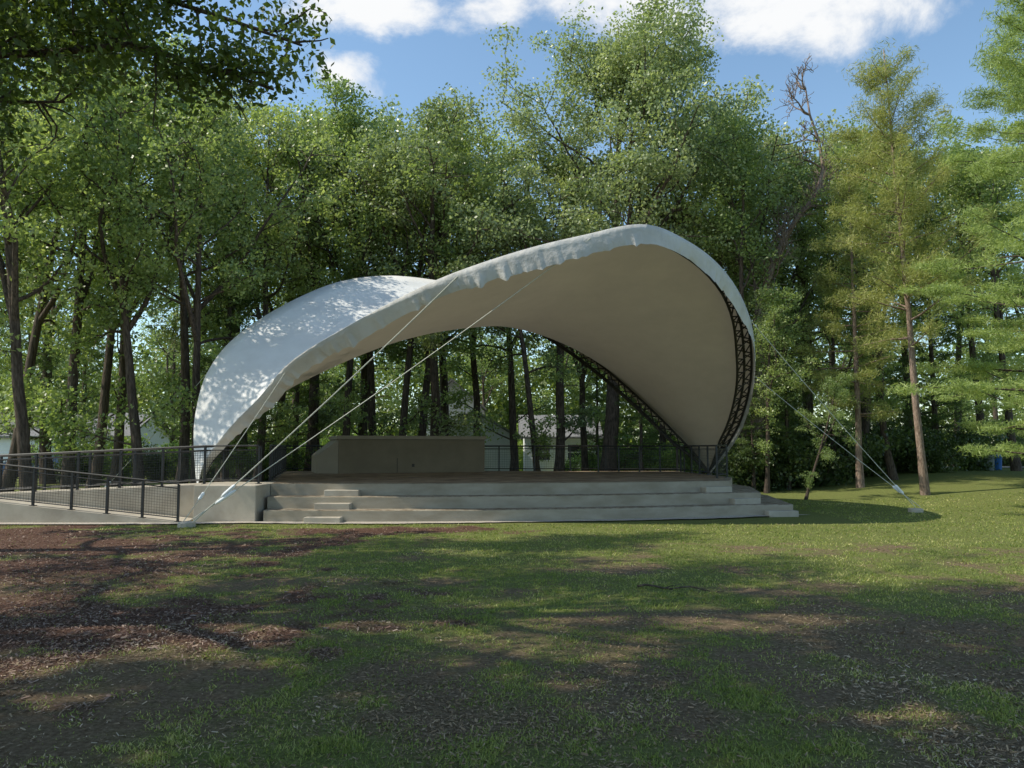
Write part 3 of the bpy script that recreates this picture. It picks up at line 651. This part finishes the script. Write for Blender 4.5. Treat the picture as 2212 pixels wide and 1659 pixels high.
N1=gen_tree(71,18,.42,.36,8.0,22,count=115,leaf=.12,sig=.46,mat=M_oakdark,zmin=5.0,shape=.6,sub=6,excl=nofr,ek=5,
  extra=[[(0,0,6.0),(1.6,1.2,6.9),(3.6,2.4,7.6),(5.4,2.7,7.9),(6.9,2.9,7.3)],[(0,0,7.5),(3,2.8,8.9),(5.2,3.4,8.9),(7.2,3.4,8.3)],[(0,0,5.8),(1.5,3.5,7.4),(3.0,4.6,7.9)]])
place('oak_tree',N1,(-10.6,8.6),1.0,rotz=0,label='big shady oak with low dark boughs over the lawn')
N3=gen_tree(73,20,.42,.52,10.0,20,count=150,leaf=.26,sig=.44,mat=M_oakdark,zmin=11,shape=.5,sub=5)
place('oak_tree',N3,(-4.6,3.6),1.0,rotz=0,label='tall oak with high crown shading the lawn')
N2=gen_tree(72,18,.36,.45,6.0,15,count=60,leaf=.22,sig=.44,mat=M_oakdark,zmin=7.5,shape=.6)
place('oak_tree',N2,(-15.6,15.0),1.0,rotz=0,label='oak beside the ramp with open crown')
place('oak_tree',N3,(-15.5,2.0),.9,rotz=2.0,label='tall oak with high crown shading the lawn')

rngf=np.random.default_rng(91); C=[]
for i in range(2200):
    a=math.radians(rngf.uniform(-50,50)); d=rngf.uniform(84,104); x=math.tan(a)*d
    C.append((x,d,rngf.uniform(.3,13.5)))
obj('distant_wood',leaves(C,80,2.0,.58,rngf,M_far,'distant_wood'),kind='stuff',label='mass of distant leafy woodland',category='wood')

# ------------------------------------------------------------ houses
def house(x0,x1,y0,y1,eave,ridge,axis,wins,label,garage=None):
    e=empty('house',((x0+x1)/2,(y0+y1)/2,0),label,'house')
    mb=MB(); mb.prism([(x0,y0),(x1,y0),(x1,y1),(x0,y1)],-.1,eave)
    z=.2
    while z<eave-.1: mb.box(x0,x1,y0-.02,y0-.001,z,z+.03); z+=.2
    if axis=='x':
        ym=(y0+y1)/2; mb.face([(x0,y0,eave),(x0,y1,eave),(x0,ym,ridge)]); mb.face([(x1,y0,eave),(x1,y1,eave),(x1,ym,ridge)])
    else:
        xm=(x0+x1)/2; mb.face([(x0,y0,eave),(x1,y0,eave),(xm,y0,ridge)]); mb.face([(x0,y1,eave),(x1,y1,eave),(xm,y1,ridge)])
    part('wall',mb,M_side,e)
    mb=MB(); o=.4; t=.15
    if axis=='x':
        ym=(y0+y1)/2; k=(ridge-eave)/(ym-y0)
        for s in (-1,1):
            ye=(y0-o) if s<0 else (y1+o); ze=eave-k*o
            pts=[(x0-o,ye,ze+.03),(x1+o,ye,ze+.03),(x1+o,ym,ridge+.03),(x0-o,ym,ridge+.03)]
            mb.face(pts); mb.face([(p[0],p[1],p[2]+t) for p in pts]); mb.face([pts[0],pts[1],(pts[1][0],pts[1][1],pts[1][2]+t),(pts[0][0],pts[0][1],pts[0][2]+t)])
    else:
        xm=(x0+x1)/2; k=(ridge-eave)/(xm-x0)
        for s in (-1,1):
            xe=(x0-o) if s<0 else (x1+o); ze=eave-k*o
            pts=[(xe,y0-o,ze+.03),(xe,y1+o,ze+.03),(xm,y1+o,ridge+.03),(xm,y0-o,ridge+.03)]
            mb.face(pts); mb.face([(p[0],p[1],p[2]+t) for p in pts]); mb.face([pts[0],pts[3],(pts[3][0],pts[3][1],pts[3][2]+t),(pts[0][0],pts[0][1],pts[0][2]+t)])
    part('roof',mb,M_roof,e)
    for (wx,wz,ww,wh) in wins:
        mb=MB(); 
        for a in ((wx-ww/2-.08,wx+ww/2+.08,wz-.08,wz),(wx-ww/2-.08,wx+ww/2+.08,wz+wh,wz+wh+.08),(wx-ww/2-.08,wx-ww/2,wz,wz+wh),(wx+ww/2,wx+ww/2+.08,wz,wz+wh),(wx-ww/2,wx+ww/2,wz+wh/2-.03,wz+wh/2+.03)):
            mb.box(a[0],a[1],y0-.08,y0-.025,a[2],a[3])
        wd=part('window',mb,M_side,e)
        g=MB(); g.box(wx-ww/2,wx+ww/2,y0-.05,y0-.028,wz,wz+wh); obj('pane',g.mesh('pane',M_glass,False,tuple(e.location)),wd)
    if garage:
        gx,gw,gh=garage; mb=MB()
        for i in range(4): mb.box(gx-gw/2,gx+gw/2,y0-.07,y0-.025,.02+i*gh/4,(i+1)*gh/4-.02)
        part('garage_door',mb,M_side,e)
    return e
house(-6.3,-2.2,56.5,64,4.9,6.7,'y',[(-5.1,3.1,.9,1.3),(-3.4,3.1,.9,1.3),(-5.1,.9,.9,1.2)],'white two storey house with gable and grey roof')
house(-4.8,.1,50.5,55.5,2.75,4.2,'y',[(-3.9,1.1,.8,1.1)],'white garage with dark gabled roof',garage=(-1.7,2.4,2.1))
house(.9,6.2,58,64,2.8,4.3,'x',[(2.2,1.1,1.1,1.1),(4.6,1.1,1.1,1.1)],'low white house with grey roof')
house(-39,-27,56,63,2.8,4.4,'x',[(-37,1.0,1.3,1.2),(-34,1.0,1.3,1.2),(-30.0,1.0,1.3,1.2)],'low pale ranch house with grey roof')
cy=52.0; cx=-30.4
car=empty('parked_car',(cx,cy,0),'blue parked car by the pale house','car')
pr=[(-2.2,.3),(2.2,.3),(2.25,.75),(1.5,.95),(.9,1.42),(-1.1,1.45),(-1.9,1.0),(-2.25,.9)]
mb=MB()
for yy_ in (cy-.9,cy+.9):
    for a,c in pr: mb.v.append((cx+a,yy_,c))
n=len(pr)
for i in range(n): j=(i+1)%n; mb.f.append((i,j,n+j,n+i))
mb.f.append(tuple(range(n))); mb.f.append(tuple(range(n,2*n))[::-1]); part('body',mb,M_bluecar,car,bevel=.06)
mb=MB(); mb.face([(cx-1.5,cy-.92,.98),(cx+1.25,cy-.92,.98),(cx+.8,cy-.92,1.35),(cx-1.0,cy-.92,1.37)]); part('window',mb,M_glass,car)
for wx in (cx-1.4,cx+1.4):
    for wy in (cy-.95,cy+.8):
        mb=MB(); mb.tube([(wx,wy,.33),(wx,wy+.2,.33)],.33,16); part('wheel',mb,M_rubber,car)
for (x,y,mt,lb) in [(25.6,43,M_bin1,'grey green round litter bin with domed lid'),(26.5,43.8,M_bin2,'blue round recycling bin with domed lid')]:
    z=float(gz(x,y)); e=empty('litter_bin',(x,y,z),lb,'bin','litter bins on the far path')
    mb=MB(); mb.tube([(x,y,z),(x,y,z+.05),(x,y,z+.68),(x,y,z+.7)],[.24,.26,.3,.3],16); part('body',mb,mt,e)
    mb=MB(); mb.tube([(x,y,z+.705),(x,y,z+.78),(x,y,z+.88),(x,y,z+.94)],[.32,.31,.22,.06],16); part('lid',mb,mt,e,True)
mb=MB(); pts=[(18+i*3,46+1.2*math.sin(i*.6)+i*.2) for i in range(14)]
for (a,b_),(c_,d_) in zip(pts[:-1],pts[1:]):
    mb.face([(a,b_,float(gz(a,b_))+.05),(c_,d_,float(gz(c_,d_))+.05),(c_,d_+4,float(gz(c_,d_+4))+.05),(a,b_+4,float(gz(a,b_+4))+.05)])
obj('path',mb.mesh('path',M_sand),kind='structure',label='sandy path through the wood',category='path')
st=MB(); rr=np.random.default_rng(4); p=walk(rr,(1.75,11.3,.04),(1,.08,0),1.25,10,.22); p[:,2]=.03+.02*np.sin(np.arange(11)*1.3); st.tube([tuple(q) for q in p],list(np.linspace(.017,.006,11)),6)
for i0,dd in ((3,(.7,.7,.25)),(6,(.6,-.7,.2))):
    p2=walk(rr,p[i0],dd,.35,4,.2); st.tube([tuple(q) for q in p2],list(np.linspace(.009,.004,5)),5)
obj('fallen_branch',st.mesh('fallen_branch',M_bark,True),label='thin fallen branch lying on the grass',category='branch')
